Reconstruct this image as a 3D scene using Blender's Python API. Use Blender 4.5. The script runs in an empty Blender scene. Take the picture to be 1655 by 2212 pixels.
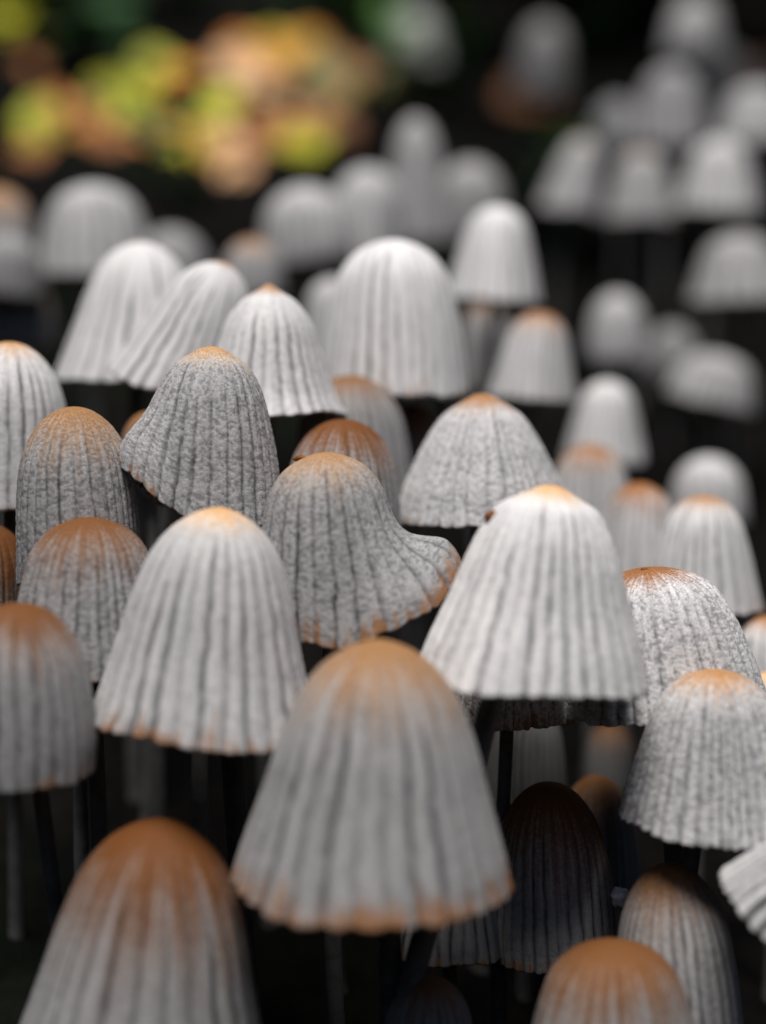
import bpy, math, random
import numpy as np
from mathutils import Vector

# ------------------------------------------------------------------ camera, sky, sun, exposure
scene = bpy.context.scene
col = scene.collection
PITCH = math.radians(5.0)
HALF = math.radians(17.5)
CAM = np.array([0.0, 0.0, 0.100])
FOCUS = 0.1265
cam = bpy.data.cameras.new('camera')
cam.sensor_fit = 'VERTICAL'
cam.sensor_height = 24.0
cam.lens = 12.0 / math.tan(HALF)
cam.clip_start = 0.002
cam.clip_end = 200.0
cam.dof.use_dof = True
cam.dof.focus_distance = FOCUS
cam.dof.aperture_fstop = cam.lens / 5.5          # 5.5 mm opening
cam_o = bpy.data.objects.new('camera', cam)
cam_o.location = CAM
cam_o.rotation_euler = (math.pi / 2 - PITCH, 0, 0)
col.objects.link(cam_o)
scene.camera = cam_o

SUN_EL = math.radians(73.0)
SUN_AZ = math.radians(194.0)      # compass-like: direction the light comes from, 180 = behind the camera
world = bpy.data.worlds.new('World')
scene.world = world
world.use_nodes = True
wn = world.node_tree.nodes
wl = world.node_tree.links
sky = wn.new('ShaderNodeTexSky')
sky.sky_type = 'NISHITA'
sky.sun_disc = False
sky.sun_elevation = SUN_EL
sky.sun_rotation = SUN_AZ
wl.new(sky.outputs[0], wn['Background'].inputs[0])
wn['Background'].inputs[1].default_value = 0.05

sun = bpy.data.lights.new('sun', 'SUN')
sun.energy = 5.0
sun.angle = math.radians(32.0)
sun.color = (1.0, 0.955, 0.90)
sun_o = bpy.data.objects.new('sun', sun)
# direction from the scene towards the sun
sd = Vector((math.sin(SUN_AZ) * math.cos(SUN_EL), math.cos(SUN_AZ) * math.cos(SUN_EL), math.sin(SUN_EL)))
sun_o.rotation_euler = sd.to_track_quat('Z', 'Y').to_euler()
sun_o.location = (0, 0, 3)
col.objects.link(sun_o)

scene.view_settings.view_transform = 'Standard'
scene.view_settings.look = 'None'
scene.view_settings.exposure = -0.02
scene.view_settings.gamma = 1.0
scene.view_settings.use_curve_mapping = False

# ------------------------------------------------------------------ helpers: pixels to points
# <spec
RGT = np.array([1.0, 0, 0])
UPC = np.array([0, math.sin(PITCH), math.cos(PITCH)])
FWD = np.array([0, math.cos(PITCH), -math.sin(PITCH)])
TH = math.tan(HALF)


def pix(px, py, z):
    """photo coordinate (1655 x 2212 grid) at distance z metres along the view axis"""
    return CAM + FWD * z + RGT * ((px - 827.5) / 1106.0 * TH * z) + UPC * ((1106.0 - py) / 1106.0 * TH * z)


PROF = {
    'bell': [(0, 0), (.012, .13), (.045, .27), (.108, .42), (.206, .55), (.4, .69), (.6, .79), (.8, .895), (1, 1)],
    'bellumbo': [(0, 0), (.01, .10), (.035, .18), (.07, .29), (.12, .43), (.24, .56), (.36, .645), (.6, .775), (.84, .92), (1, 1)],
    'thimble': [(0, 0), (.008, .12), (.024, .21), (.045, .28), (.07, .38), (.10, .475), (.16, .58), (.27, .70), (.41, .79), (.55, .86), (.75, .93), (1, 1)],
    'dome': [(0, 0), (.01, .2), (.04, .42), (.12, .74), (.22, .90), (.4, .98), (.7, 1.0), (1, 1)],
    'dome2': [(0, 0), (.01, .17), (.035, .32), (.1, .53), (.22, .70), (.4, .81), (.7, .92), (1, 1)],
    'dome3': [(0, 0), (.01, .18), (.04, .35), (.115, .57), (.24, .77), (.37, .88), (.55, .95), (.8, 1.0), (1, 1)],
    'trap': [(0, 0), (.012, .16), (.04, .30), (.10, .45), (.22, .60), (.45, .74), (.72, .87), (1, 1)],
    'tent': [(0, 0), (.012, .06), (.04, .12), (.07, .2), (.14, .37), (.32, .57), (.5, .67), (.68, .76), (.86, .87), (1, 1)],
    'cone': [(0, 0), (.012, .12), (.05, .23), (.10, .35), (.19, .51), (.38, .68), (.58, .81), (.77, .92), (1, 1)],
}


SHARP = {'bell': 1.06, 'cone': 1.10, 'dome2': 1.06}


def profile(key, n):
    """resample a cap outline by arc length: returns d (0 top .. 1 rim) and radius fraction"""
    pts = np.array(PROF[key], float)
    pts[:, 1] = pts[:, 1] ** SHARP.get(key, 1.0)
    pts = np.vstack([[pts[1][0], -pts[1][1]], pts, pts[-1] + (pts[-1] - pts[-2])])
    out = []
    for i in range(1, len(pts) - 2):
        p0, p1, p2, p3 = pts[i - 1], pts[i], pts[i + 1], pts[i + 2]
        t0 = 0.0
        t1 = t0 + max(1e-6, np.linalg.norm(p1 - p0)) ** .5
        t2 = t1 + np.linalg.norm(p2 - p1) ** .5
        t3 = t2 + np.linalg.norm(p3 - p2) ** .5
        t = np.linspace(t1, t2, 40, endpoint=False)[:, None]
        a1 = (t1 - t) / (t1 - t0) * p0 + (t - t0) / (t1 - t0) * p1
        a2 = (t2 - t) / (t2 - t1) * p1 + (t - t1) / (t2 - t1) * p2
        a3 = (t3 - t) / (t3 - t2) * p2 + (t - t2) / (t3 - t2) * p3
        b1 = (t2 - t) / (t2 - t0) * a1 + (t - t0) / (t2 - t0) * a2
        b2 = (t3 - t) / (t3 - t1) * a2 + (t - t1) / (t3 - t1) * a3
        out.append((t2 - t) / (t2 - t1) * b1 + (t - t1) / (t2 - t1) * b2)
    c = np.vstack(out + [pts[-2][None]])
    c[:, 1] = np.maximum(c[:, 1], 0)
    c[0] = (0, 0)
    w = c * np.array([1.55, 1.0])
    s = np.concatenate([[0], np.cumsum(np.linalg.norm(np.diff(w, axis=0), axis=1))])
    u = np.linspace(0, 1, n) * s[-1]
    return np.interp(u, s, c[:, 0]), np.interp(u, s, c[:, 1])


CL = 'ribbed ink caps of the dense cluster'
FR = 'ink caps scattered behind the cluster'
# each: label, apex px, left rim px, right rim px, distance, outline, options
M = []


def m(label, ap, L, R, z, prof, det=1, n=30, ext=.12, kind=.5, rim=.1, tone=.9, lean=0.0, stem=(0, 0), bends=(), slen=.028, group=CL, deep=1.0, rr=.5, rag=1.0, seed=None):
    M.append(dict(label=label, ap=ap, L=L, R=R, z=z, prof=prof, det=det, n=n, ext=ext, kind=kind, rim=rim, tone=tone,
                  lean=lean, stem=stem, bends=bends, slen=slen, group=group, deep=deep, rr=rr, rag=rag, seed=seed if seed is not None else len(M) + 1))


# --- front rows
m('large grey bell cap with tan dome and orange-stained rim, lowest full cap between rust-topped neighbours', (820, 1392), (503, 1905), (1108, 1912), 0.112, 'bell', 3, 28, 0.34, 0.5, 0.85, 0.50, lean=.02, rr=.75, stem=(.03, .30))
m('big pale bell cap with cream top standing left of the tan-domed bell', (480, 1098), (190, 1528), (690, 1592), 0.1185, 'bell', 3, 30, 0.18, 1.0, 0.55, 0.75, rr=.8, deep=1.15, stem=(.02, .30))
m('whitest bell cap with a slanting grey stem bared below its rim', (1188, 1048), (908, 1418), (1394, 1500), 0.118, 'bellumbo', 3, 30, 0.15, 1.0, .12, 1.05, stem=(-.36, -.02), rr=.8, deep=1.15)
m('mid grey cap whose right rim curls up into a brown lip', (700, 976), (545, 1345), (905, 1372), .1255, 'dome2', 4, 27, 0.3, 0.7, 0.6, 0.5, bends=((0.05, .48, .45, .46, .36), (-.62, .52, .45, .34, .07)), deep=1.6, rag=2.0, rr=.22)
m('tall thimble cap with nipple tip and a nicked left rim', (462, 746), (288, 1110), (606, 1128), .1290, 'thimble', 4, 30, 0.22, 0.85, .12, 0.62, bends=((3.45, .75, .32, .20, .31),), deep=1.5, rag=1.0)
m('round grey cap with streaked brown crown under the nicked thimble cap', (162, 876), (38, 1235), (314, 1245), .1285, 'dome3', 4, 30, 0.42, 0.5, .2, 0.5)
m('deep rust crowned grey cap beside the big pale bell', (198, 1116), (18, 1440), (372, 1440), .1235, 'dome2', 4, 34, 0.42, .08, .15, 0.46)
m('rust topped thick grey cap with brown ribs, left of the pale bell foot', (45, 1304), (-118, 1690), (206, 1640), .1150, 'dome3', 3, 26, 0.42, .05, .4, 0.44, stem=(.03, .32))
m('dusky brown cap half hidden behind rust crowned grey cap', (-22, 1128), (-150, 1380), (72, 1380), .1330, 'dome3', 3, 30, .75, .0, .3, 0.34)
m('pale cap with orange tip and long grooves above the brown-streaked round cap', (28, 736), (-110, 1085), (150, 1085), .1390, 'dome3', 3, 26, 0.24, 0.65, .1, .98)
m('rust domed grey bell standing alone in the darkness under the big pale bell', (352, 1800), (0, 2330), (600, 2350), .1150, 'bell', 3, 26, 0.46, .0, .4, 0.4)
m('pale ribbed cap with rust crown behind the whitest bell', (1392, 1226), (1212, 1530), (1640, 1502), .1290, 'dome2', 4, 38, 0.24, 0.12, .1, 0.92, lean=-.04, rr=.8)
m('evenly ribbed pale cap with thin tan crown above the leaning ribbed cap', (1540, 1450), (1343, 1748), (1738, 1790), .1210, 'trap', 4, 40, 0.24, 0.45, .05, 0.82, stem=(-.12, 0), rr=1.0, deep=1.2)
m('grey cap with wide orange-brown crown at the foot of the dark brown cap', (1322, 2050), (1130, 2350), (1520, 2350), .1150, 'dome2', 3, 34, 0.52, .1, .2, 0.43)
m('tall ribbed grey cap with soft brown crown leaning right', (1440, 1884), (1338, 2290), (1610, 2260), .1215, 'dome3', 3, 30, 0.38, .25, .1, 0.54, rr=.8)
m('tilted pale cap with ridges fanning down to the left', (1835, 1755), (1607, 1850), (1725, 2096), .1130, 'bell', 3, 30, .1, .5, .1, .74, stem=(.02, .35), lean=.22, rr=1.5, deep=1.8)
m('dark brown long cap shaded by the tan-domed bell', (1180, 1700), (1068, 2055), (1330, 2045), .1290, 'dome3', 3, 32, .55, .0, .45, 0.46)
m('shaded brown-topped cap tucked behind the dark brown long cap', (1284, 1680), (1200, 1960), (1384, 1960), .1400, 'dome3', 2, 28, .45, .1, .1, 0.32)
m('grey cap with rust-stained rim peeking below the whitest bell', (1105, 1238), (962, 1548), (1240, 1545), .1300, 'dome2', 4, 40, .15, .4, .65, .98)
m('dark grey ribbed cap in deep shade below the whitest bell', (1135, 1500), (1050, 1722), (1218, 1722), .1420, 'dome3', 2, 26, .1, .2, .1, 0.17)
m('pale conical cap with orange tip and fine dotted grooves', (1040, 848), (858, 1118), (1226, 1112), .1420, 'cone', 4, 40, 0.2, 0.3, .25, 0.86)
m('pale cap with tiny orange nipple behind the nicked thimble cap', (582, 612), (418, 882), (744, 898), .1420, 'tent', 3, 28, 0.13, .45, .14, .98)
m('pale cap slanting left with brown-edged top between two pale caps', (492, 566), (236, 798), (520, 905), .1500, 'bell', 2, 26, .10, .35, .1, .92, deep=.6)
m('broad pale cap with plain rounded top behind the slanting cap', (312, 520), (124, 800), (470, 850), .1600, 'bell', 2, 26, .05, .9, .05, .98, deep=.6)
m('tall white bell with deep folds standing highest over the conical cap', (848, 516), (682, 845), (1018, 855), .1560, 'dome2', 2, 34, .02, 1., .35, 1.08, rr=.4, deep=.8)
m('tan-brown cap squeezed between the white bell and the rust dome', (752, 808), (640, 1080), (892, 1080), .1480, 'dome3', 2, 28, .35, .3, .1, 0.4)
m('glossy rust dome behind the curled-rim cap', (742, 903), (612, 1180), (866, 1160), .1370, 'dome3', 3, 30, .5, .0, .1, .50)
m('small shaded brown cap behind the tan-brown cap', (890, 868), (838, 1010), (945, 1010), .1600, 'dome3', 1, 24, .7, .1, .1, .38)
m('orange-brown cap peeking between round grey cap and nicked thimble cap', (322, 886), (262, 1030), (392, 1030), .1420, 'dome3', 2, 26, .7, .25, .1, .5)
m('plump white cap rising behind the tall white bell', (1078, 445), (958, 640), (1172, 664), .1870, 'trap', 1, 24, .02, 1., .02, 1.08)
m('pale cap with soft rust crown below the plump white cap', (1168, 672), (1052, 850), (1248, 876), .1760, 'trap', 1, 24, 0.33, .2, .1, .86)
m('small pale cap with one faint tan edge above a rust-topped cap', (1312, 820), (1215, 990), (1396, 1000), .1930, 'trap', 1, 24, .06, .7, .05, .98)
m('rust-topped cap right behind the conical cap', (1274, 958), (1180, 1130), (1366, 1130), .1700, 'dome2', 1, 24, 0.42, .15, .1, .84)
m('rust-topped cap overlapping the tall pale cap beside it', (1380, 1040), (1282, 1240), (1470, 1240), .1580, 'dome2', 1, 26, 0.4, .15, .1, .86)
m('tall pale cap with orange crown above the crown with the brown rim shadow', (1518, 1068), (1386, 1300), (1642, 1328), .1500, 'trap', 2, 28, 0.24, .35, .05, .96)
m('dim pale cap behind the tall orange-crowned cap', (1530, 984), (1448, 1130), (1610, 1130), .1960, 'dome3', 1, 24, .04, .8, .05, .86)
m('orange-crowned cap cut by the frame above the evenly ribbed cap', (1655, 1330), (1548, 1500), (1775, 1500), .1480, 'dome2', 2, 28, .28, .25, .1, .9)
m('tiny cream-topped cap touching the evenly ribbed cap', (1662, 1450), (1610, 1545), (1725, 1545), .1385, 'dome2', 2, 26, .5, 1., .1, .98)
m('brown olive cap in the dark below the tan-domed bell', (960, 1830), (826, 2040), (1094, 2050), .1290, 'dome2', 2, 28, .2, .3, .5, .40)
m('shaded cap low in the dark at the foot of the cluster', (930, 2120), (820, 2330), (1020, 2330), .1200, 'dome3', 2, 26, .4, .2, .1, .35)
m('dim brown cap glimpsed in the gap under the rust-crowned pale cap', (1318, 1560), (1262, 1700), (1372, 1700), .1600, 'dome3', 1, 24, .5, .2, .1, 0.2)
# --- behind the cluster
m('dim brown-grey cap squeezed behind the tall white bell', (1046, 650), (985, 850), (1106, 850), .1900, 'dome3', 1, 22, .3, .4, .3, .45, group=FR)
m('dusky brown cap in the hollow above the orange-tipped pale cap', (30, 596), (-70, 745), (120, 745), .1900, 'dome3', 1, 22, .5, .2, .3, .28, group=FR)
m('grey dome-shaped cap beside the leafy bank', (206, 398), (80, 590), (335, 605), .1950, 'dome2', 1, 22, .03, .7, .15, 0.72, group=FR)
m('small rust-sided cap beside the grey dome-shaped cap', (-5, 405), (-75, 545), (75, 545), .2000, 'dome3', 1, 22, .6, .5, .1, .6, group=FR)
m('dim cap between the grey dome-shaped cap and the broad pale cap', (372, 494), (290, 640), (452, 640), .2150, 'dome3', 1, 22, .05, .7, .1, .50, group=FR)
m('low grey cap under the rust-sided cap', (20, 505), (-60, 640), (95, 640), .1850, 'dome3', 1, 22, .1, .3, .3, .45, group=FR)
m('wide pale cap left of the tallest grey cap', (655, 402), (566, 562), (770, 582), .2080, 'dome3', 1, 22, .02, .8, .05, 0.74, group=FR)
m('pale cap with a fleck of tan leaning on the tallest grey cap', (800, 362), (690, 570), (882, 575), .2200, 'dome2', 1, 22, .05, .9, .05, 0.74, group=FR)
m('tall slender grey cap standing highest in the middle bunch', (898, 255), (826, 530), (976, 530), .2350, 'trap', 1, 22, .02, .8, .05, 0.64, group=FR)
m('dim wide grey cap right of the tall slender cap', (1018, 348), (930, 520), (1095, 520), .2380, 'dome3', 1, 22, .02, .8, .05, .52, group=FR)
m('brown-grey cap half hidden below the wide pale cap', (545, 516), (482, 640), (612, 640), .1880, 'dome3', 1, 22, .4, .5, .05, .6, group=FR)
m('soft grey cap hugging the left flank of the tall white bell', (716, 600), (648, 760), (792, 770), .1790, 'dome2', 1, 22, .02, .8, .05, .76, group=FR)
m('leaning grey cap with tan shoulder at the edge of the upper bunch', (1264, 298), (1160, 440), (1296, 482), .2500, 'bell', 1, 22, .16, .6, .1, 0.66, group=FR)
m('grey cap with rusty crown in the middle of the upper bunch', (1385, 326), (1300, 476), (1462, 484), .2450, 'trap', 1, 22, .20, .4, .2, 0.58, group=FR)
m('wide pale cap with level rim, lowest of the upper bunch', (1556, 302), (1455, 456), (1642, 462), .2420, 'trap', 1, 22, .04, .7, .16, 0.85, group=FR)
m('tall dim cap behind the rusty-crowned one of the upper bunch', (1448, 146), (1366, 318), (1526, 322), .2750, 'dome2', 1, 22, .02, .7, .1, 0.75, group=FR)
m('small dim cap between leaning and tall caps of the upper bunch', (1330, 214), (1276, 330), (1392, 330), .2800, 'dome3', 1, 22, .05, .7, .2, 0.7, group=FR)
m('pale cap above the wide level-rimmed cap of the upper bunch', (1630, 186), (1545, 312), (1720, 312), .2720, 'dome2', 1, 22, .05, .5, .2, 0.9, group=FR)
m('rust-brown cap touching the pale cap above the level-rimmed one', (1655, 118), (1585, 220), (1735, 222), .2950, 'dome3', 1, 22, .7, .35, .1, 0.75, group=FR)
m('lone pale cap topping the upper bunch', (1502, 2), (1428, 122), (1566, 124), .3100, 'dome2', 1, 22, .02, .7, .05, 1.0, group=FR)
m('small grey cap just under the lone topmost cap', (1575, 108), (1515, 222), (1632, 224), .3000, 'dome3', 1, 22, .05, .7, .1, .42, group=FR)
m('grey cap with tan rim alone against the dark, under the upper bunch', (1592, 506), (1482, 648), (1710, 652), .2200, 'trap', 1, 22, .10, .6, .25, 0.56, group=FR)
m('dim narrow grey cap below the green sprig', (1332, 632), (1270, 780), (1396, 780), .2200, 'dome3', 1, 22, .02, .7, .05, 0.75, group=FR)
m('faint small grey cap beside the dim narrow one', (1450, 702), (1396, 812), (1506, 812), .2400, 'dome3', 1, 22, .1, .5, .1, 0.45, group=FR)
m('tilted grey cap with tan edge, right of the faint small cap', (1556, 764), (1440, 840), (1626, 902), .2150, 'dome2', 1, 22, .1, .6, .15, .62, group=FR)
m('bright white cap standing alone by the mossy bank', (890, 28), (826, 142), (954, 150), 0.52, 'dome2', 1, 20, .0, .8, .0, 0.9, group=FR)
m('slim grey cap leaning over a rusty leaf', (1180, 48), (1106, 210), (1222, 222), .3500, 'dome3', 1, 20, .0, .8, .3, 0.55, group=FR)
# derived geometry
for q in M:
    if q['group'] == FR:
        q['z'] *= 1.10
    L, R, A = np.array(q['L'], float), np.array(q['R'], float), np.array(q['ap'], float)
    mid = (L + R) / 2
    c = pix(mid[0], mid[1], q['z'])
    a = pix(A[0], A[1], q['z'])
    v = a - c
    h_in = np.linalg.norm(v)
    e_img = v / h_in
    ph = PITCH + q['lean']
    ax = e_img * math.cos(ph) - FWD * math.sin(ph)
    elev = math.asin(-((c - CAM) / np.linalg.norm(c - CAM))[2])
    q['c'], q['ax'] = c, ax
    q['H'] = h_in / math.cos(elev) * .985
    q['Rr'] = np.linalg.norm(pix(R[0], R[1], q['z']) - pix(L[0], L[1], q['z'])) / 2
    ex = RGT - ax * np.dot(RGT, ax)
    q['ex'] = ex / np.linalg.norm(ex)
    q['ey'] = np.cross(ax, q['ex'])
    q['tip'] = c + ax * q['H']
    # stem foot: continues the cap axis for a way, or leans as given
    sl = q['slen']
    dirx = q['stem'][0] if q['stem'][0] else -ax[0] * .55
    diry = q['stem'][1] if q['stem'][1] else -ax[1] * .3
    q['foot'] = np.array([q['tip'][0] + dirx * (q['H'] + sl), q['tip'][1] + diry * (q['H'] + sl), c[2] - sl])
# spec>

# ------------------------------------------------------------------ node helpers
def new_mat(name):
    mt = bpy.data.materials.new(name)
    mt.use_nodes = True
    nt = mt.node_tree
    return mt, nt, nt.nodes['Principled BSDF']


class NT:
    def __init__(s, nt):
        s.nt = nt

    def n(s, t, **kw):
        nd = s.nt.nodes.new(t)
        for k, v in kw.items():
            setattr(nd, k, v)
        return nd

    def l(s, a, b):
        s.nt.links.new(a, b)

    def val(s, v, sock):
        if isinstance(v, (int, float)):
            sock.default_value = v
        elif isinstance(v, (tuple, list)):
            sock.default_value = tuple(v) + ((1,) if len(v) == 3 and sock.type == 'RGBA' else ())
        else:
            s.l(v, sock)

    def math(s, op, a, b=0.0, c=0.0, clamp=False):
        nd = s.n('ShaderNodeMath', operation=op, use_clamp=clamp)
        s.val(a, nd.inputs[0]); s.val(b, nd.inputs[1])
        if op in ('MULTIPLY_ADD',):
            s.val(c, nd.inputs[2])
        return nd.outputs[0]

    def ss(s, x, lo, hi):
        nd = s.n('ShaderNodeMapRange', interpolation_type='SMOOTHSTEP')
        s.val(x, nd.inputs[0]); s.val(lo, nd.inputs[1]); s.val(hi, nd.inputs[2])
        return nd.outputs[0]

    def mix(s, f, a, b, blend='MIX'):
        nd = s.n('ShaderNodeMix', data_type='RGBA', blend_type=blend)
        s.val(f, nd.inputs[0]); s.val(a, nd.inputs[6]); s.val(b, nd.inputs[7])
        return nd.outputs[2]

    def noise(s, vec, scale, detail=2.0, rough=.5):
        nd = s.n('ShaderNodeTexNoise')
        if vec is not None:
            s.l(vec, nd.inputs['Vector'])
        nd.inputs['Scale'].default_value = scale
        nd.inputs['Detail'].default_value = detail
        nd.inputs['Roughness'].default_value = rough
        return nd.outputs[0]


def cap_material():
    mt, nt, bs = new_mat('ribbed_cap_skin')
    k = NT(nt)
    a = k.n('ShaderNodeAttribute', attribute_name='shape')       # t, groove, grain
    b = k.n('ShaderNodeAttribute', attribute_name='tint')        # crown extent, tan-ness, rim stain, tone
    d = k.n('ShaderNodeAttribute', attribute_name='around')      # cos, sin, t
    sa = k.n('ShaderNodeSeparateColor'); k.l(a.outputs['Color'], sa.inputs[0])
    sb = k.n('ShaderNodeSeparateColor'); k.l(b.outputs['Color'], sb.inputs[0])
    t, gr, grain = sa.outputs
    ext, tan, rim = sb.outputs
    tone = b.outputs['Alpha']
    obj = k.n('ShaderNodeTexCoord').outputs['Object']
    # streak coordinate: narrow across the ribs, long down the cap
    st = k.n('ShaderNodeVectorMath', operation='MULTIPLY')
    k.l(d.outputs['Vector'], st.inputs[0]); st.inputs[1].default_value = (13, 13, 1.3)
    streak = k.noise(st.outputs[0], 1.0, 3.0, .6)
    blotch = k.noise(obj, 420.0, 3.0, .6)
    meal = k.noise(obj, 5600.0, 2.0, .6)
    fine = k.noise(obj, 9000.0, 1.0, .6)
    # grey flesh
    flesh = k.mix(k.ss(blotch, .35, .7), (.74, .73, .735), (.79, .78, .78))
    flesh = k.mix(k.math('MULTIPLY', k.ss(streak, .62, .36), .45), flesh, (.42, .425, .44))
    # crushed mealy flakes
    mealf = k.math('ADD', k.math('MULTIPLY', meal, .45), k.math('MULTIPLY', grain, .55))
    flesh = k.mix(k.math('MULTIPLY', k.ss(mealf, .52, .34), k.math('MULTIPLY', a.outputs['Alpha'], .58)), flesh, (.17, .17, .185))
    flesh = k.mix(k.math('MULTIPLY', k.ss(mealf, .54, .72), k.math('MULTIPLY', a.outputs['Alpha'], .38)), flesh, (.88, .87, .87))
    flesh = k.mix(k.math('MULTIPLY', k.ss(fine, .58, .36), k.math('MULTIPLY', a.outputs['Alpha'], .48)), flesh, (.22, .22, .24))
    # see-through furrows where the dark gills show
    fur = k.math('MULTIPLY', gr, k.ss(k.math('ADD', streak, k.math('MULTIPLY', meal, .3)), .34, .66))
    flesh = k.mix(k.math('MULTIPLY', fur, 1.0, clamp=True), flesh, (.03, .031, .037))
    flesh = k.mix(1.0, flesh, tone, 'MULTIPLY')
    # crown
    wob = k.math('ADD', k.math('MULTIPLY', k.math('SUBTRACT', streak, .5), .50), k.math('MULTIPLY', k.math('SUBTRACT', blotch, .5), .16))
    wob = k.math('ADD', wob, k.math('MULTIPLY', k.math('SUBTRACT', meal, .5), .34))
    wob = k.math('MULTIPLY', wob, k.math('ADD', k.math('MULTIPLY', ext, 1.8), .25))
    tt = k.math('ADD', t, wob)
    rel = k.math('DIVIDE', tt, k.math('MAXIMUM', ext, .001))
    cf = k.ss(rel, 1.42, .50)
    deepb = k.mix(k.ss(rel, .25, 1.05), (.215, .068, .010), (.27, .105, .030))
    lightb = k.mix(k.ss(rel, .1, 1.0), (.74, .42, .18), (.76, .58, .42))
    crown = k.mix(tan, deepb, lightb)
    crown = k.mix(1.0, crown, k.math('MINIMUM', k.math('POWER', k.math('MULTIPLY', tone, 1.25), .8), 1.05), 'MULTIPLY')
    crown = k.mix(k.math('MULTIPLY', k.ss(mealf, .6, .4), .35), crown, (.13, .055, .02))
    crown = k.mix(k.math('MULTIPLY', gr, .35), crown, (.12, .06, .03))
    c1 = k.mix(cf, flesh, crown)
    # stained rim
    rt = k.math('ADD', t, k.math('MULTIPLY', k.math('SUBTRACT', streak, .5), .46))
    rt = k.math('ADD', rt, k.math('MULTIPLY', k.math('SUBTRACT', meal, .5), .16))
    rt = k.math('ADD', rt, k.math('MULTIPLY', k.math('SUBTRACT', blotch, .5), .25))
    rf = k.ss(rt, k.math('SUBTRACT', 1.05, k.math('MULTIPLY', rim, .19)), k.math('SUBTRACT', 1.11, k.math('MULTIPLY', rim, .12)))
    rf = k.math('MULTIPLY', rf, k.ss(rim, 0.0, .25))
    c2 = k.mix(k.math('MULTIPLY', rf, .92), c1, k.mix(streak, (.19, .072, .020), (.33, .16, .065)))
    k.l(c2, bs.inputs['Base Color'])
    bs.inputs['Roughness'].default_value = .72
    bs.inputs['Specular IOR Level'].default_value = .22
    bs.inputs['Subsurface Weight'].default_value = 0.0
    bp = k.n('ShaderNodeBump'); bp.inputs['Strength'].default_value = .5; bp.inputs['Distance'].default_value = .00010
    k.l(k.math('ADD', k.math('MULTIPLY', meal, .7), k.math('MULTIPLY', fine, .3)), bp.inputs['Height'])
    k.l(bp.outputs[0], bs.inputs['Normal'])
    return mt


def simple_mat(name, c1, c2, scale, rough=.7, spec=.3, bump=.0, bdist=.0003, detail=4.0, transl=0.0):
    mt, nt, bs = new_mat(name)
    k = NT(nt)
    obj = k.n('ShaderNodeTexCoord').outputs['Object']
    nz = k.noise(obj, scale, detail, .6)
    k.l(k.mix(k.ss(nz, .3, .7), c1, c2), bs.inputs['Base Color'])
    bs.inputs['Roughness'].default_value = rough
    bs.inputs['Specular IOR Level'].default_value = spec
    if bump:
        bp = k.n('ShaderNodeBump'); bp.inputs['Strength'].default_value = bump; bp.inputs['Distance'].default_value = bdist
        k.l(k.noise(obj, scale * 4, 4.0, .65), bp.inputs['Height'])
        k.l(bp.outputs[0], bs.inputs['Normal'])
    if transl:
        tr = k.n('ShaderNodeBsdfTranslucent')
        k.l(k.mix(k.ss(nz, .3, .7), c1, c2), tr.inputs[0])
        mx = k.n('ShaderNodeMixShader'); mx.inputs[0].default_value = transl
        out = nt.nodes['Material Output']
        k.l(bs.outputs[0], mx.inputs[1]); k.l(tr.outputs[0], mx.inputs[2]); k.l(mx.outputs[0], out.inputs[0])
    return mt


MAT = {
    'cap': cap_material(),
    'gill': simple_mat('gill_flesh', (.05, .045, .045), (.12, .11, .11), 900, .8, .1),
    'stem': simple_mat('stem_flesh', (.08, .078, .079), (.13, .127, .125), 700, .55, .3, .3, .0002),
    'soil': None,
    'moss': simple_mat('moss_leaf', (.07, .18, .04), (.11, .25, .05), 300, .6, .3, transl=.25),
    'darkgreen': simple_mat('dark_green_leaf', (.055, .15, .055), (.09, .21, .075), 60, .5, .3, transl=.2),
    'lime': simple_mat('yellow_green_leaf', (.46, .54, .012), (.68, .64, .025), 90, .5, .3, transl=.25),
    'gold': simple_mat('golden_leaf', (.58, .32, .02), (.72, .43, .05), 90, .5, .3, transl=.2),
    'orange': simple_mat('orange_leaf', (.80, .27, .025), (.88, .38, .07), 90, .5, .3, transl=.2),
    'peach': simple_mat('bleached_leaf', (.80, .43, .19), (.88, .60, .36), 90, .5, .35, transl=.15),
    'rust': simple_mat('rust_leaf', (.30, .12, .045), (.42, .18, .07), 90, .55, .3, transl=.15),
    'olive': simple_mat('olive_leaf', (.14, .16, .03), (.22, .22, .05), 90, .5, .3, transl=.2),
    'twig': simple_mat('dead_twig_bark', (.015, .011, .008), (.04, .028, .02), 300, .8, .2, .5, .0005),
    'crumb': simple_mat('dry_brown_crumb', (.10, .035, .012), (.26, .10, .03), 2500, .8, .2, .4, .0001),
    'pin': simple_mat('white_button_skin', (.66, .67, .70), (.80, .80, .82), 1500, .35, .5, .2, .00005),
}


def soil_material():
    mt, nt, bs = new_mat('black_humus')
    k = NT(nt)
    obj = k.n('ShaderNodeTexCoord').outputs['Object']
    nz = k.noise(obj, 160, 6.0, .65)
    big = k.noise(obj, 14, 3.0, .6)
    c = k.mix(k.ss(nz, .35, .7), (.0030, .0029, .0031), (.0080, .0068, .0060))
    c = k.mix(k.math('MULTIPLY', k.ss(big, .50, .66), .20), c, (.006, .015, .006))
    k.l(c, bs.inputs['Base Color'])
    bs.inputs['Roughness'].default_value = .9
    bs.inputs['Specular IOR Level'].default_value = .02
    bp = k.n('ShaderNodeBump'); bp.inputs['Strength'].default_value = .8; bp.inputs['Distance'].default_value = .002
    k.l(nz, bp.inputs['Height']); k.l(bp.outputs[0], bs.inputs['Normal'])
    return mt


MAT['soil'] = soil_material()


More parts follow.
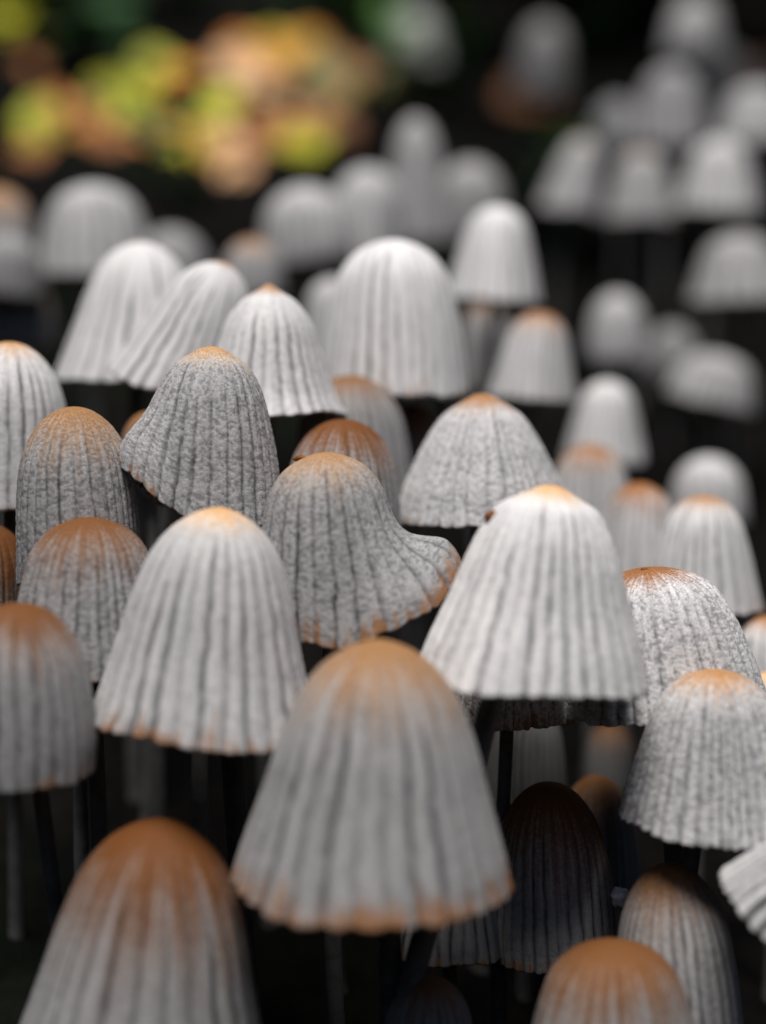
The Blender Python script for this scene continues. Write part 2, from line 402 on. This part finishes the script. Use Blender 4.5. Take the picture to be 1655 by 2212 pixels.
def mesh_obj(name, V, F, mat, parent=None, smooth=True, loc=None):
    """V (n,3) array, F list/array of quads or tris; one mesh object"""
    me = bpy.data.meshes.new(name)
    V = np.asarray(V, np.float32)
    if isinstance(F, np.ndarray):
        k = F.shape[1]
        me.vertices.add(len(V)); me.vertices.foreach_set('co', V.ravel())
        me.loops.add(F.size); me.loops.foreach_set('vertex_index', F.ravel().astype(np.int32))
        me.polygons.add(len(F))
        me.polygons.foreach_set('loop_start', np.arange(0, F.size, k, dtype=np.int32))
        me.update(calc_edges=True)
    else:
        me.from_pydata([tuple(v) for v in V], [], F)
    if smooth:
        me.polygons.foreach_set('use_smooth', np.ones(len(me.polygons), bool))
    me.materials.append(mat)
    me.validate()
    o = bpy.data.objects.new(name, me)
    col.objects.link(o)
    if parent is not None:
        o.parent = parent
    if loc is not None:
        o.location = loc
    return o


def empty(name, loc, label, cat, group=None):
    o = bpy.data.objects.new(name, None)
    o.empty_display_size = .002
    o.location = loc
    col.objects.link(o)
    tag(o, label, cat, group)
    return o


def tag(o, label, cat, group=None):
    o['label'] = label; o['category'] = cat
    if group:
        o['group'] = group


def grid_faces(nr, nc, wrap=True):
    i = np.arange(nr - 1)[:, None]; j = np.arange(nc if wrap else nc - 1)[None, :]
    j2 = (j + 1) % nc
    return np.stack([i * nc + j, (i + 1) * nc + j, (i + 1) * nc + j2, i * nc + j2], -1).reshape(-1, 4)


def smooth01(x, a, b):
    x = np.clip((x - a) / (b - a), 0, 1)
    return x * x * (3 - 2 * x)


def vnoise(u, v, nu, seed):
    """value noise, u in 0..1 wraps round with nu cells, v in cells"""
    rs = np.random.RandomState(seed)
    nv = int(v.max() - min(v.min(), 0)) + 3
    lat = rs.rand(nv, nu)
    uu = (u % 1.0) * nu; i = np.floor(uu).astype(int) % nu; fu = uu - np.floor(uu)
    vv = v - min(v.min(), 0); j = np.floor(vv).astype(int); fv = vv - j
    fu = fu * fu * (3 - 2 * fu); fv = fv * fv * (3 - 2 * fv)
    i2 = (i + 1) % nu
    return (lat[j, i] * (1 - fu) + lat[j, i2] * fu) * (1 - fv) + (lat[j + 1, i] * (1 - fu) + lat[j + 1, i2] * fu) * fv


def noise2(x, y, scale, seed):
    rs = np.random.RandomState(seed)
    lat = rs.rand(256, 256)
    X = x / scale + 1000.3; Y = y / scale + 1000.7
    i = np.floor(X).astype(int); j = np.floor(Y).astype(int); fx = X - i; fy = Y - j
    fx = fx * fx * (3 - 2 * fx); fy = fy * fy * (3 - 2 * fy)
    g = lambda a, b: lat[a % 256, b % 256]
    return (g(i, j) * (1 - fx) + g(i + 1, j) * fx) * (1 - fy) + (g(i, j + 1) * (1 - fx) + g(i + 1, j + 1) * fx) * fy - .5


# ------------------------------------------------------------------ ground: one sheet, humus bank that climbs away from the camera
ctl = [(q['foot'][0], q['foot'][1], q['foot'][2], .022, 1.0) for q in M]
# the leafy bank behind, and the dark rise that closes the view
for px in (-300, 0, 250, 500, 750):
    for py, z in ((470, .34), (330, .42), (180, .50), (40, .60), (-160, .74)):
        p = pix(px, py, z); ctl.append((p[0], p[1], p[2], .05, .8))
for px in (1000, 1250, 1500, 1800):
    for py, z in ((300, .46), (120, .60), (-60, .76), (-260, .95)):
        p = pix(px, py, z); ctl.append((p[0], p[1], p[2] - .01, .06, .6))
for x in (-.35, -.15, 0, .15, .35):
    ctl.append((x, -.05, .008, .07, .6)); ctl.append((x, -.3, -.02, .2, .6))
for x in (-1.2, -.6, 0, .6, 1.2):
    ctl.append((x, 1.6, .52, .35, .6)); ctl.append((x, 3.5, 1.3, .8, .6))
ctl = np.array(ctl)


def ground_base(x, y):
    x = np.asarray(x, float); y = np.asarray(y, float)
    sw = np.full(x.shape, 1e-9); sh = sw * np.clip(.25 * y, -.3, 4.0)
    for cx, cy, cz, sg, w in ctl:
        d2 = (x - cx) ** 2 + (y - cy) ** 2
        ww = w * (np.exp(-d2 / (2 * sg * sg)) + 2e-4 / (1 + (d2 / (sg * sg)) ** 2))
        sw = sw + ww; sh = sh + ww * cz
    return sh / sw


def ground_h(x, y):
    x = np.asarray(x, float); y = np.asarray(y, float)
    h = ground_base(x, y)
    h = h + .0050 * noise2(x, y, .020, 3) + .0036 * noise2(x, y, .008, 4) + .0026 * noise2(x, y, .0042, 6) + .012 * noise2(x, y, .09, 5) * smooth01(y, .25, .5)
    return h


def graded(a, b, step, far):
    mid = list(np.arange(a, b, step))
    s = step; v = mid[-1]; up = []
    while v < far:
        s *= 1.28; v += s; up.append(v)
    s = step; v = a; dn = []
    while v > -far:
        s *= 1.28; v -= s; dn.append(v)
    return np.array(dn[::-1] + mid + up)


gx = graded(-.20, .20, .0022, 30.0); gy = graded(.03, .62, .0026, 30.0)
GX, GY = np.meshgrid(gx, gy)
GZ = ground_h(GX.ravel(), GY.ravel())
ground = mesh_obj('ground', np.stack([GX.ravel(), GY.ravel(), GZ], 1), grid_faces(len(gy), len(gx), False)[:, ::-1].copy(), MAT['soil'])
ground['kind'] = 'structure'


def hit(px, py, z0=.12, z1=3.0):
    """where the view ray through a photo pixel meets the ground"""
    zs = np.linspace(z0, z1, 1500)
    P = np.array([pix(px, py, z) for z in zs])
    below = P[:, 2] < ground_h(P[:, 0], P[:, 1])
    i = int(np.argmax(below)) if below.any() else len(zs) - 1
    return Vector(P[i])


# ------------------------------------------------------------------ mushrooms
RES = {1: (110, 40), 2: (200, 70), 3: (290, 100), 4: (380, 140)}


def build_mushroom(q):
    rs = np.random.RandomState(100 + q['seed'])
    nt_, nr = RES[q['det']]
    H, R = q['H'], q['Rr']
    d, rho = profile(q['prof'], nr)
    tt = np.linspace(0, 1, nr)
    th = np.linspace(0, 2 * np.pi, nt_, endpoint=False)
    T, TH_ = np.meshgrid(tt, th, indexing='ij')
    D = np.repeat(d[:, None], nt_, 1); RH = np.repeat(rho[:, None], nt_, 1)
    u = TH_ / (2 * np.pi)
    n = q['n']
    # ribs: irregular spacing, wandering, varying depth
    wander = .22 * (vnoise(u, T * 4, max(5, n // 3), q['seed'] * 7 + 1) - .5) + .15 * (vnoise(u, T * 14, n, q['seed'] * 7 + 2) - .5)
    sp = 1.5 * (vnoise(u, T * 0, max(4, n // 4), q['seed'] * 7 + 3) - .5)
    ph = n * u + sp + wander
    fr = np.abs(((ph) % 1.0) - .5) * 2            # 1 at furrow, 0 on the rib crest
    fur = np.power(fr, {1: 4.0, 2: 4.0, 3: 5.0, 4: 9.0}[q['det']])
    idx = np.floor(ph + .5).astype(int)
    depth = (.45 + .85 * rs.rand(4 * n + 40) ** 1.3)[np.clip(idx + 20, 0, 4 * n + 30)]
    start = (.12 + .28 * rs.rand(4 * n + 40))[np.clip(idx + 20, 0, 4 * n + 30)]
    env = np.clip((T - start) / .18, 0, 1); env = env * env * (3 - 2 * env)
    envr = smooth01(T, .06, .40)
    rib = (1 - fr * fr)                            # rounded rib
    brk = .65 + .55 * vnoise(u, T * 22, n * 2, q['seed'] * 7 + 4)
    groove = fur * env * depth * brk
    amp = .036 * R * q['deep']
    rad = RH * R + amp * (q['rr'] * envr * (rib - .6) * np.minimum(depth, 1.0) - .95 * groove)
    # uneven body
    rad *= 1 + .035 * np.cos(2 * TH_ + rs.rand() * 6.3) * smooth01(T, .1, .9) + .03 * (vnoise(u, T * 2.2, 5, q['seed'] * 7 + 5) - .5) * smooth01(T, .05, .4)
    up = (1 - D) * H
    # mealy grain
    if q['det'] >= 3:
        nu = int(2 * np.pi * R * .75 / .00022)
        g1 = vnoise(u, T * H * 1.3 / .00017, nu, q['seed'] * 7 + 6)
        g2 = vnoise(u, T * H * 1.3 / .00045, nu // 2, q['seed'] * 7 + 8)
        grain = .8 * g1 + .2 * g2
        rad += (.00007 if q['det'] == 4 else .00004) * (grain - .5) * smooth01(T, .04, .2)
    else:
        grain = np.full(T.shape, .5)
    # frilled rim
    edge = smooth01(T, .86, 1.0)
    low = vnoise(u, T * 0, 9, q['seed'] * 7 + 9) - .5
    mid_ = vnoise(u, T * 0, n, q['seed'] * 7 + 10) - .5
    hi = vnoise(u, T * 0, n * 3, q['seed'] * 7 + 12) - .5
    up += q['rag'] * edge * (-.055 * H * low - .016 * H * mid_ - .010 * H * hi - .005 * H * rib)
    rad += q['rag'] * edge * R * (.05 * low + .018 * mid_ + .012 * hi)
    lip = np.zeros(T.shape)
    for (t0, w, s0, dr, dz) in q['bends']:
        dth = np.angle(np.exp(1j * (TH_ - t0)))
        W = np.exp(-(dth / w) ** 2) * smooth01(T, s0, 1.0) ** 1.4
        rad += dr * R * W; up += dz * H * W; lip += W * dz
    c, ex, ey, ax = q['c'], q['ex'], q['ey'], q['ax']
    foot = np.array([q['foot'][0], q['foot'][1], float(ground_h(q['foot'][0], q['foot'][1]))])
    org = foot.copy()

    def world(rad, up, th):
        return (c - org)[None, :] + (rad * np.cos(th)).reshape(-1, 1) * ex + (rad * np.sin(th)).reshape(-1, 1) * ey + up.reshape(-1, 1) * ax
    V = world(rad, up, TH_)
    F = grid_faces(nr, nt_)
    F = F[nt_:]                                    # the collapsed first ring is closed by a fan below
    # inner skin
    ni = 9
    sel = np.linspace(nr - 1, int(nr * .18), ni).astype(int)
    thick = .00042
    Vi = world(np.maximum(rad[sel] - thick, .0002), up[sel] - thick * .2, TH_[sel])
    off = len(V)
    Fi = grid_faces(ni, nt_) + off
    j = np.arange(nt_); j2 = (j + 1) % nt_
    Fr = np.stack([(nr - 1) * nt_ + j, off + j, off + j2, (nr - 1) * nt_ + j2], 1)
    Ft = np.stack([np.zeros(nt_, int), nt_ + j, nt_ + j2, nt_ + j2], 1)
    Vall = np.vstack([V, Vi])
    quads = np.vstack([F, Fi, Fr])
    root = empty('mushroom', foot, q['label'], 'mushroom', q['group'])
    # closing fan as quads of the second ring pinched to one apex vertex: keep plain triangles
    me = bpy.data.meshes.new('cap')
    me.vertices.add(len(Vall)); me.vertices.foreach_set('co', Vall.astype(np.float32).ravel())
    tri = np.stack([np.zeros(nt_, int), nt_ + j, nt_ + j2], 1)
    loops = np.concatenate([quads.ravel(), tri.ravel()]).astype(np.int32)
    starts = np.concatenate([np.arange(len(quads)) * 4, len(quads) * 4 + np.arange(nt_) * 3]).astype(np.int32)
    me.loops.add(len(loops)); me.loops.foreach_set('vertex_index', loops)
    me.polygons.add(len(starts)); me.polygons.foreach_set('loop_start', starts)
    me.update(calc_edges=True)
    me.polygons.foreach_set('use_smooth', np.ones(len(me.polygons), bool))
    ai = lambda x: np.concatenate([x.ravel(), x[sel].ravel()])
    one = np.ones(len(Vall))
    A = np.stack([ai(T), ai(np.clip(groove * 1.15, 0, 1)), ai(grain), one * (1.0 if q['det'] == 4 else .45)], 1).astype(np.float32)
    at = me.attributes.new('shape', 'FLOAT_COLOR', 'POINT'); at.data.foreach_set('color', A.ravel())
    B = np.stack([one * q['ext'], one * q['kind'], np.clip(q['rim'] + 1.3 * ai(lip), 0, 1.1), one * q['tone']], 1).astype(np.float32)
    at = me.attributes.new('tint', 'FLOAT_COLOR', 'POINT'); at.data.foreach_set('color', B.ravel())
    C = np.stack([np.cos(ai(TH_)) + q['seed'] * 3.7, np.sin(ai(TH_)), ai(T)], 1).astype(np.float32)
    at = me.attributes.new('around', 'FLOAT_VECTOR', 'POINT'); at.data.foreach_set('vector', C.ravel())
    me.materials.append(MAT['cap'])
    cap = bpy.data.objects.new('cap', me); col.objects.link(cap); cap.parent = root
    # gills: thin blades hanging inside, all in one part
    ng = 36
    gv, gf = [], []
    si = np.linspace(int(nr * .30), nr - 2, 6).astype(int)
    for g in range(ng):
        jj = int(g * nt_ / ng)
        base = len(gv)
        for s_ in si:
            ro = max(rad[s_, jj] - thick * 1.05, .0003); upo = up[s_, jj]
            ri = max(.0010, ro * .45)
            for r_ in (ro, ri):
                gv.append((c - org) + r_ * math.cos(th[jj]) * ex + r_ * math.sin(th[jj]) * ey + (upo + (.03 * H if r_ == ri else 0)) * ax)
        for k_ in range(len(si) - 1):
            gf.append((base + 2 * k_, base + 2 * k_ + 1, base + 2 * k_ + 3, base + 2 * k_ + 2))
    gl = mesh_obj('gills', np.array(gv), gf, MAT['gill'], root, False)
    gl['kind'] = 'stuff'
    # stem
    top = c + ax * H * .90 - org
    p0 = np.array([0, 0, -.0025]); p3 = top
    L_ = np.linalg.norm(p3 - p0)
    straight = q['stem'][0] != 0
    p1 = p0 + (p3 - p0) * .33 if straight else p0 + np.array([0, 0, 1]) * L_ * .33 + (rs.rand(3) - .5) * .004
    p2 = p0 + (p3 - p0) * .66 if straight else p3 - ax * L_ * .33
    ns, nc = 18, 14
    sv = []
    ra = max(.00055, min(.00085, .085 * R + .0001))
    for i in range(ns):
        s_ = i / (ns - 1)
        P = (1 - s_) ** 3 * p0 + 3 * (1 - s_) ** 2 * s_ * p1 + 3 * (1 - s_) * s_ * s_ * p2 + s_ ** 3 * p3
        Tn = 3 * (1 - s_) ** 2 * (p1 - p0) + 6 * (1 - s_) * s_ * (p2 - p1) + 3 * s_ * s_ * (p3 - p2)
        Tn = Tn / np.linalg.norm(Tn)
        e1 = np.cross(Tn, [0, 1, 0]); e1 /= np.linalg.norm(e1); e2 = np.cross(Tn, e1)
        rr = ra * (1.25 - .35 * s_) * (1 + .06 * math.sin(9 * s_ + q['seed'])) * (1.35 if i == 0 else 1)
        for k_ in range(nc):
            a_ = 2 * math.pi * k_ / nc
            sv.append(P + rr * (math.cos(a_) * e1 + math.sin(a_) * e2))
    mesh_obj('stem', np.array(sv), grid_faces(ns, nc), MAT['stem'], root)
    return root


for q in M:
    q['root'] = build_mushroom(q)

# ------------------------------------------------------------------ small finds on the caps
def lump(name, loc, r, mat, seed, sq=(1, 1, 1), parent=None):
    rs = np.random.RandomState(seed)
    nu, nv = 18, 12
    v = np.linspace(0.001, np.pi - .001, nv)[:, None]; u_ = np.linspace(0, 2 * np.pi, nu, endpoint=False)[None, :]
    rr = r * (1 + .5 * (vnoise(np.repeat(u_, nv, 0) / (2 * np.pi), np.repeat(v, nu, 1) * 1.6, 6, seed) - .5))
    V = np.stack([rr * np.sin(v) * np.cos(u_) * sq[0], rr * np.sin(v) * np.sin(u_) * sq[1], rr * np.cos(v) * np.ones_like(u_) * sq[2]], -1).reshape(-1, 3)
    return mesh_obj(name, V, grid_faces(nv, nu), mat, parent, loc=loc)


def on_cap(q, px, py):
    """point of the front of a cap under a photo pixel (bisect along the ray against its outline)"""
    d, rho = profile(q['prof'], 200)
    best = None
    for z in np.linspace(q['z'] - q['Rr'] * 1.3, q['z'] + q['Rr'], 400):
        p = pix(px, py, z) - q['c']
        a = float(np.dot(p, q['ax'])); r = np.linalg.norm(p - a * q['ax'])
        if 0 <= a <= q['H'] and r <= np.interp(1 - a / q['H'], d, rho) * q['Rr']:
            return pix(px, py, z)
        miss = abs(r - np.interp(np.clip(1 - a / q['H'], 0, 1), d, rho) * q['Rr']) + max(0, -a) + max(0, a - q['H'])
        if best is None or miss < best[0]:
            best = (miss, pix(px, py, z))
    return best[1]


o = lump('debris_crumb', on_cap(M[2], 1062, 1116), .00055, MAT['crumb'], 5, (1.1, 1, .8))
tag(o, 'small brown crumb stuck on the shoulder of the whitest bell', 'crumb')
o = lump('debris_crumb', on_cap(M[3], 650, 990), .00034, MAT['crumb'], 8, (1.6, 1, .7))
tag(o, 'dark flake of dirt lying on the crown of the curled-rim cap', 'crumb')
o = lump('debris_crumb', on_cap(M[11], 1392, 1230), .00020, MAT['crumb'], 9, (1.3, 1, .8))
tag(o, 'tiny brown speck on the rust crown behind the whitest bell', 'crumb')
p = pix(1338, 1938, .1255)
f = np.array([p[0], p[1] + .002, float(ground_h(p[0], p[1] + .002))])
pin = empty('mushroom', f, 'tiny white button mushroom between the dark brown long cap and the right-leaning cap', 'mushroom', CL)
lump('cap', p - f, .00075, MAT['pin'], 12, (1, 1, .95), pin)
ns, nc = 10, 10
sv = []
for i in range(ns):
    s_ = i / (ns - 1)
    P = np.array([0, 0, -.002]) * (1 - s_) + (p - f - np.array([0, 0, .0003])) * s_
    for k_ in range(nc):
        a_ = 2 * math.pi * k_ / nc
        sv.append(P + .00032 * np.array([math.cos(a_), math.sin(a_), 0]))
mesh_obj('stem', np.array(sv), grid_faces(ns, nc), MAT['stem'], pin)

# ------------------------------------------------------------------ leaves on the bank and green plants
def leaf_data(length, width, curl, fold, seed, lobes=0):
    rs = np.random.RandomState(seed)
    nl, nw = 16, 9
    V, F = [], []
    for i in range(nl):
        s_ = i / (nl - 1)
        w = width * (math.sin(math.pi * min(1, s_ ** .8)) ** .75) * (1 + .10 * math.sin(lobes * s_ * 6.28)) + .0002
        for j_ in range(nw):
            x = (j_ / (nw - 1) - .5) * 2
            y = s_ * length
            z = fold * abs(x) * w + curl * length * (s_ - .4) ** 2 + .03 * length * math.sin(5 * s_ + 2 * x + seed) * abs(x)
            V.append((x * w, y + .06 * length * abs(x) * math.sin(9 * s_), z))
    F = grid_faces(nl, nw, False)
    n0 = len(V)
    V2 = [(a, b, c_ - .00018) for a, b, c_ in V]
    F = np.vstack([F, F[:, ::-1] + n0])
    rim_i = list(range(nw)) + [i * nw + nw - 1 for i in range(1, nl)] + [(nl - 1) * nw + j_ for j_ in range(nw - 2, -1, -1)] + [i * nw for i in range(nl - 2, 0, -1)]
    rimq = [(rim_i[k_], rim_i[(k_ + 1) % len(rim_i)], rim_i[(k_ + 1) % len(rim_i)] + n0, rim_i[k_] + n0) for k_ in range(len(rim_i))]
    return np.array(V + V2), np.vstack([F, np.array(rimq)])


def tube(P, r0, r1, nc=8):
    P = np.array(P, float); sv = []
    for i in range(len(P)):
        Tn = P[min(i + 1, len(P) - 1)] - P[max(i - 1, 0)]; Tn /= np.linalg.norm(Tn)
        e1 = np.cross(Tn, [.3, .2, 1] if abs(Tn[2]) < .9 else [1, 0, 0]); e1 /= np.linalg.norm(e1); e2 = np.cross(Tn, e1)
        r = r0 + (r1 - r0) * i / (len(P) - 1)
        for k_ in range(nc):
            a_ = 2 * math.pi * k_ / nc
            sv.append(P[i] + r * (math.cos(a_) * e1 + math.sin(a_) * e2))
    return np.array(sv), grid_faces(len(P), nc)


rnd = random.Random(11)
LEAFCOL = {'lime': 'yellow-green', 'gold': 'golden yellow', 'orange': 'orange', 'peach': 'bleached peach-coloured', 'rust': 'rust-brown', 'olive': 'olive green'}
ZONES = ((110, 'at the end of the leaf heap away from the white cap'), (250, 'above the grey dome-shaped cap on the dark bank'), (375, 'beside the round bleached leaf on the bank'),
         (470, 'in the yellow strip of the leaf heap'), (580, 'in the pale middle of the leaf heap'), (690, 'just above the wide pale cap'), (790, 'at the rusty end of the leaf heap'), (2000, 'under the bright white cap'))


def leaf_label(px, size, kind):
    z = [t for lim, t in ZONES if px < lim][0]
    return ('big ' if size > 105 else 'small ' if size < 75 else '') + LEAFCOL[kind] + ' leaf ' + z


def fallen_leaf(px, py, size, kind, ang=None, label=None, aspect=.42, tiltup=None):
    """size in photo-grid pixels"""
    p = hit(px, py)
    z = float(np.dot(np.array(p) - CAM, FWD))
    ln = size * 1.15 / 1106.0 * TH * z
    root = empty('fallen_leaf', p, label or leaf_label(px, size, kind), 'leaf', 'fallen leaves on the bank' if not label else None)
    seed = rnd.randrange(9999)
    V, F = leaf_data(ln, ln * aspect * rnd.uniform(.85, 1.15), rnd.uniform(.1, .5), rnd.uniform(-.25, .3), seed, rnd.choice((0, 2, 3)))
    V[:, 1] -= ln * .5; V[:, 2] += .0006
    blade = mesh_obj('blade', V, F, MAT[kind], root)
    tv, tf = tube([(0, -ln * .5 - ln * .22, .002 - ln * .02), (0, -ln * .5 - ln * .1, .001), (0, -ln * .3, .0006), (0, 0, .0008), (0, ln * .3, .0010)], .0005, .0002)
    mesh_obj('midrib', tv, tf, MAT['rust' if kind != 'rust' else 'orange'], root)
    a = rnd.uniform(0, 6.28) if ang is None else ang
    tu = rnd.uniform(.5, .95) if tiltup is None else tiltup
    # lean against the slope so that the upper face looks towards the open light
    from mathutils import Matrix
    root.rotation_euler = (Matrix.Rotation(rnd.uniform(-.3, .3), 3, 'Z') @ Matrix.Rotation(tu, 3, 'X') @ Matrix.Rotation(a, 3, 'Z')).to_euler()
    return root


LV = [  # px, py, size, kind
    (25, 30, 110, 'lime'), (60, 5, 60, 'peach'), (45, 95, 110, 'orange'), (60, 150, 80, 'rust'),
    (335, 150, 95, 'lime'), (352, 150, 46, 'peach'), (392, 165, 80, 'orange'), (360, 205, 60, 'orange'),
    (160, 235, 120, 'rust'), (185, 250, 80, 'peach'), (85, 265, 100, 'lime'), (120, 235, 70, 'orange'), (60, 330, 90, 'rust'), (75, 300, 70, 'lime'),
    (265, 215, 130, 'lime'), (290, 255, 90, 'lime'), (330, 300, 60, 'peach'), (300, 310, 50, 'orange'),
    (440, 235, 150, 'lime'), (415, 295, 120, 'gold'), (455, 200, 90, 'gold'), (395, 330, 80, 'lime'),
    (535, 165, 130, 'peach'), (500, 140, 90, 'peach'), (555, 200, 90, 'peach'), (520, 110, 70, 'orange'),
    (490, 325, 110, 'peach'), (515, 375, 80, 'peach'), (460, 340, 70, 'gold'),
    (620, 110, 120, 'gold'), (600, 140, 80, 'orange'), (665, 95, 70, 'orange'),
    (640, 268, 78, 'peach'), (645, 290, 84, 'orange'), (650, 335, 100, 'lime'), (610, 240, 60, 'olive'),
    (700, 190, 130, 'olive'), (690, 140, 90, 'olive'), (745, 170, 110, 'rust'), (725, 290, 100, 'rust'), (700, 250, 80, 'rust'),
    (565, 280, 110, 'rust'), (550, 330, 80, 'rust'),
    (855, 175, 110, 'olive'), (900, 200, 90, 'olive'), (930, 60, 90, 'olive'),
    (15, 75, 60, 'lime'), (300, 190, 70, 'lime'), (455, 265, 90, 'lime'), (585, 100, 70, 'lime'), (600, 315, 60, 'gold'), (680, 300, 70, 'lime'), (140, 285, 60, 'gold'), (560, 140, 60, 'gold'),
    (225, 300, 90, 'rust'), (210, 270, 60, 'orange'), (380, 260, 70, 'olive'),
]
for a in LV:
    fallen_leaf(*a)
fallen_leaf(1140, 240, 150, 'rust', ang=.3, label='rusty leaf propped upright beneath the slim grey cap', tiltup=1.1)


def seedling(px, py, nleaf, size, mat, label, height=.02, seed=1):
    p = hit(px, py)
    z = float(np.dot(np.array(p) - CAM, FWD))
    ln = size / 1106.0 * TH * z
    r = random.Random(seed)
    root = empty('green_plant', p, label, 'plant', 'green plants behind the mushrooms')
    tv, tf = tube([(0, 0, -.003), (.001, 0, height * .5), (0, .001, height)], .0008, .0004)
    mesh_obj('stem', tv, tf, MAT['moss'], root)
    for i in range(nleaf):
        V, F = leaf_data(ln, ln * r.uniform(.28, .4), r.uniform(-.5, .1), r.uniform(-.2, .3), seed * 50 + i)
        b = mesh_obj('leaf', V, F, mat, root)
        b.location = (0, 0, height * r.uniform(.5, 1.0))
        b.rotation_euler = (r.uniform(-.2, .7), r.uniform(-.3, .3), i * 2.4 + r.uniform(-.4, .4))
    return root


PL = [(150, 110, 7, 170, 'darkgreen', 'dark green plant rising over the rust-brown leaves'), (270, 60, 7, 190, 'darkgreen', 'largest dark green plant, behind the round bleached leaf'),
      (210, 170, 6, 130, 'darkgreen', 'smaller dark green plant wedged between two tall ones'), (400, 40, 6, 150, 'darkgreen', 'dark green plant behind the orange leaf pair'),
      (700, 40, 6, 140, 'darkgreen', 'dark green plant behind the golden leaves'), (800, 110, 6, 120, 'moss', 'mid green plant between golden leaves and bright white cap'),
      (965, 130, 6, 130, 'moss', 'mid green plant between bright white cap and slim grey cap'), (870, 215, 6, 120, 'moss', 'mid green plant at the foot of the bright white cap'),
      (400, 440, 6, 120, 'darkgreen', 'low dark plant below the yellow leaf strip'), (330, 400, 5, 90, 'darkgreen', 'low dark plant beside the grey dome-shaped cap'),
      (1235, 540, 8, 150, 'moss', 'green sprig in the dark gap beside the plump white cap'), (1290, 150, 6, 110, 'darkgreen', 'dim green plant between slim grey cap and upper bunch'),
      (1000, 250, 5, 90, 'darkgreen', 'dim green plant behind the tall slender grey cap')]
for i, (px, py, nl, sz, mt, lb) in enumerate(PL):
    seedling(px, py, nl, sz, MAT[mt], lb, seed=i + 3)

# ------------------------------------------------------------------ added leafy branch out of view: blocks light to dim the far bunch and bank
rb = random.Random(77)
branch = empty('added_shade_branch', (.34, .62, float(ground_h(.34, .62))), 'unseen leafy branch added to shade the far mushrooms', 'branch')
bo = np.array(branch.location)


def roof(x, y):
    return .1 + .255 * y + .030


bp_ = [np.array([.34, .62, bo[2] - .01]), np.array([.335, .60, roof(0, .6) - .02]), np.array([.28, .56, roof(0, .56) + .03]), np.array([.19, .48, roof(0, .48) + .03]), np.array([.10, .36, roof(0, .36) + .025]), np.array([.045, .27, roof(0, .27) + .02])]
tv, tf = tube([p_ - bo for p_ in bp_], .006, .0015, 10)
mesh_obj('limb', tv, tf, MAT['twig'], branch)
for t0, e in ((2, (.10, .80)), (2, (.22, .85)), (3, (.05, .62)), (3, (.24, .36)), (4, (.03, .42)), (4, (.16, .27))):
    a_ = bp_[t0]; e_ = np.array([e[0], e[1], roof(*e) + .02])
    tv, tf = tube([a_ - bo, (a_ + e_) / 2 + np.array([.01, 0, .01]) - bo, e_ - bo], .003, .0008, 8)
    mesh_obj('twig', tv, tf, MAT['twig'], branch)
protos = []
for i in range(4):
    V, F = leaf_data(.056, .021, -.25, rb.uniform(-.1, .2), 500 + i)
    protos.append((V, F))
lm = []
for i in range(170):
    x = rb.uniform(.022, .30); y = rb.uniform(.315, .92)
    if y > .45:
        x -= .10 * (y - .45) * rb.random()
    if lm and len(lm) >= 4:
        me = lm[i % 4]
        o = bpy.data.objects.new('leaf', me); col.objects.link(o); o.parent = branch
    else:
        o = mesh_obj('leaf', protos[i % 4][0], protos[i % 4][1], MAT['darkgreen'], branch); lm.append(o.data)
    o.location = np.array([x, y, roof(x, y) + rb.uniform(0, .03)]) - bo
    o.rotation_euler = (.2 + rb.uniform(-.3, .3), rb.uniform(-.3, .3), rb.uniform(0, 6.28))
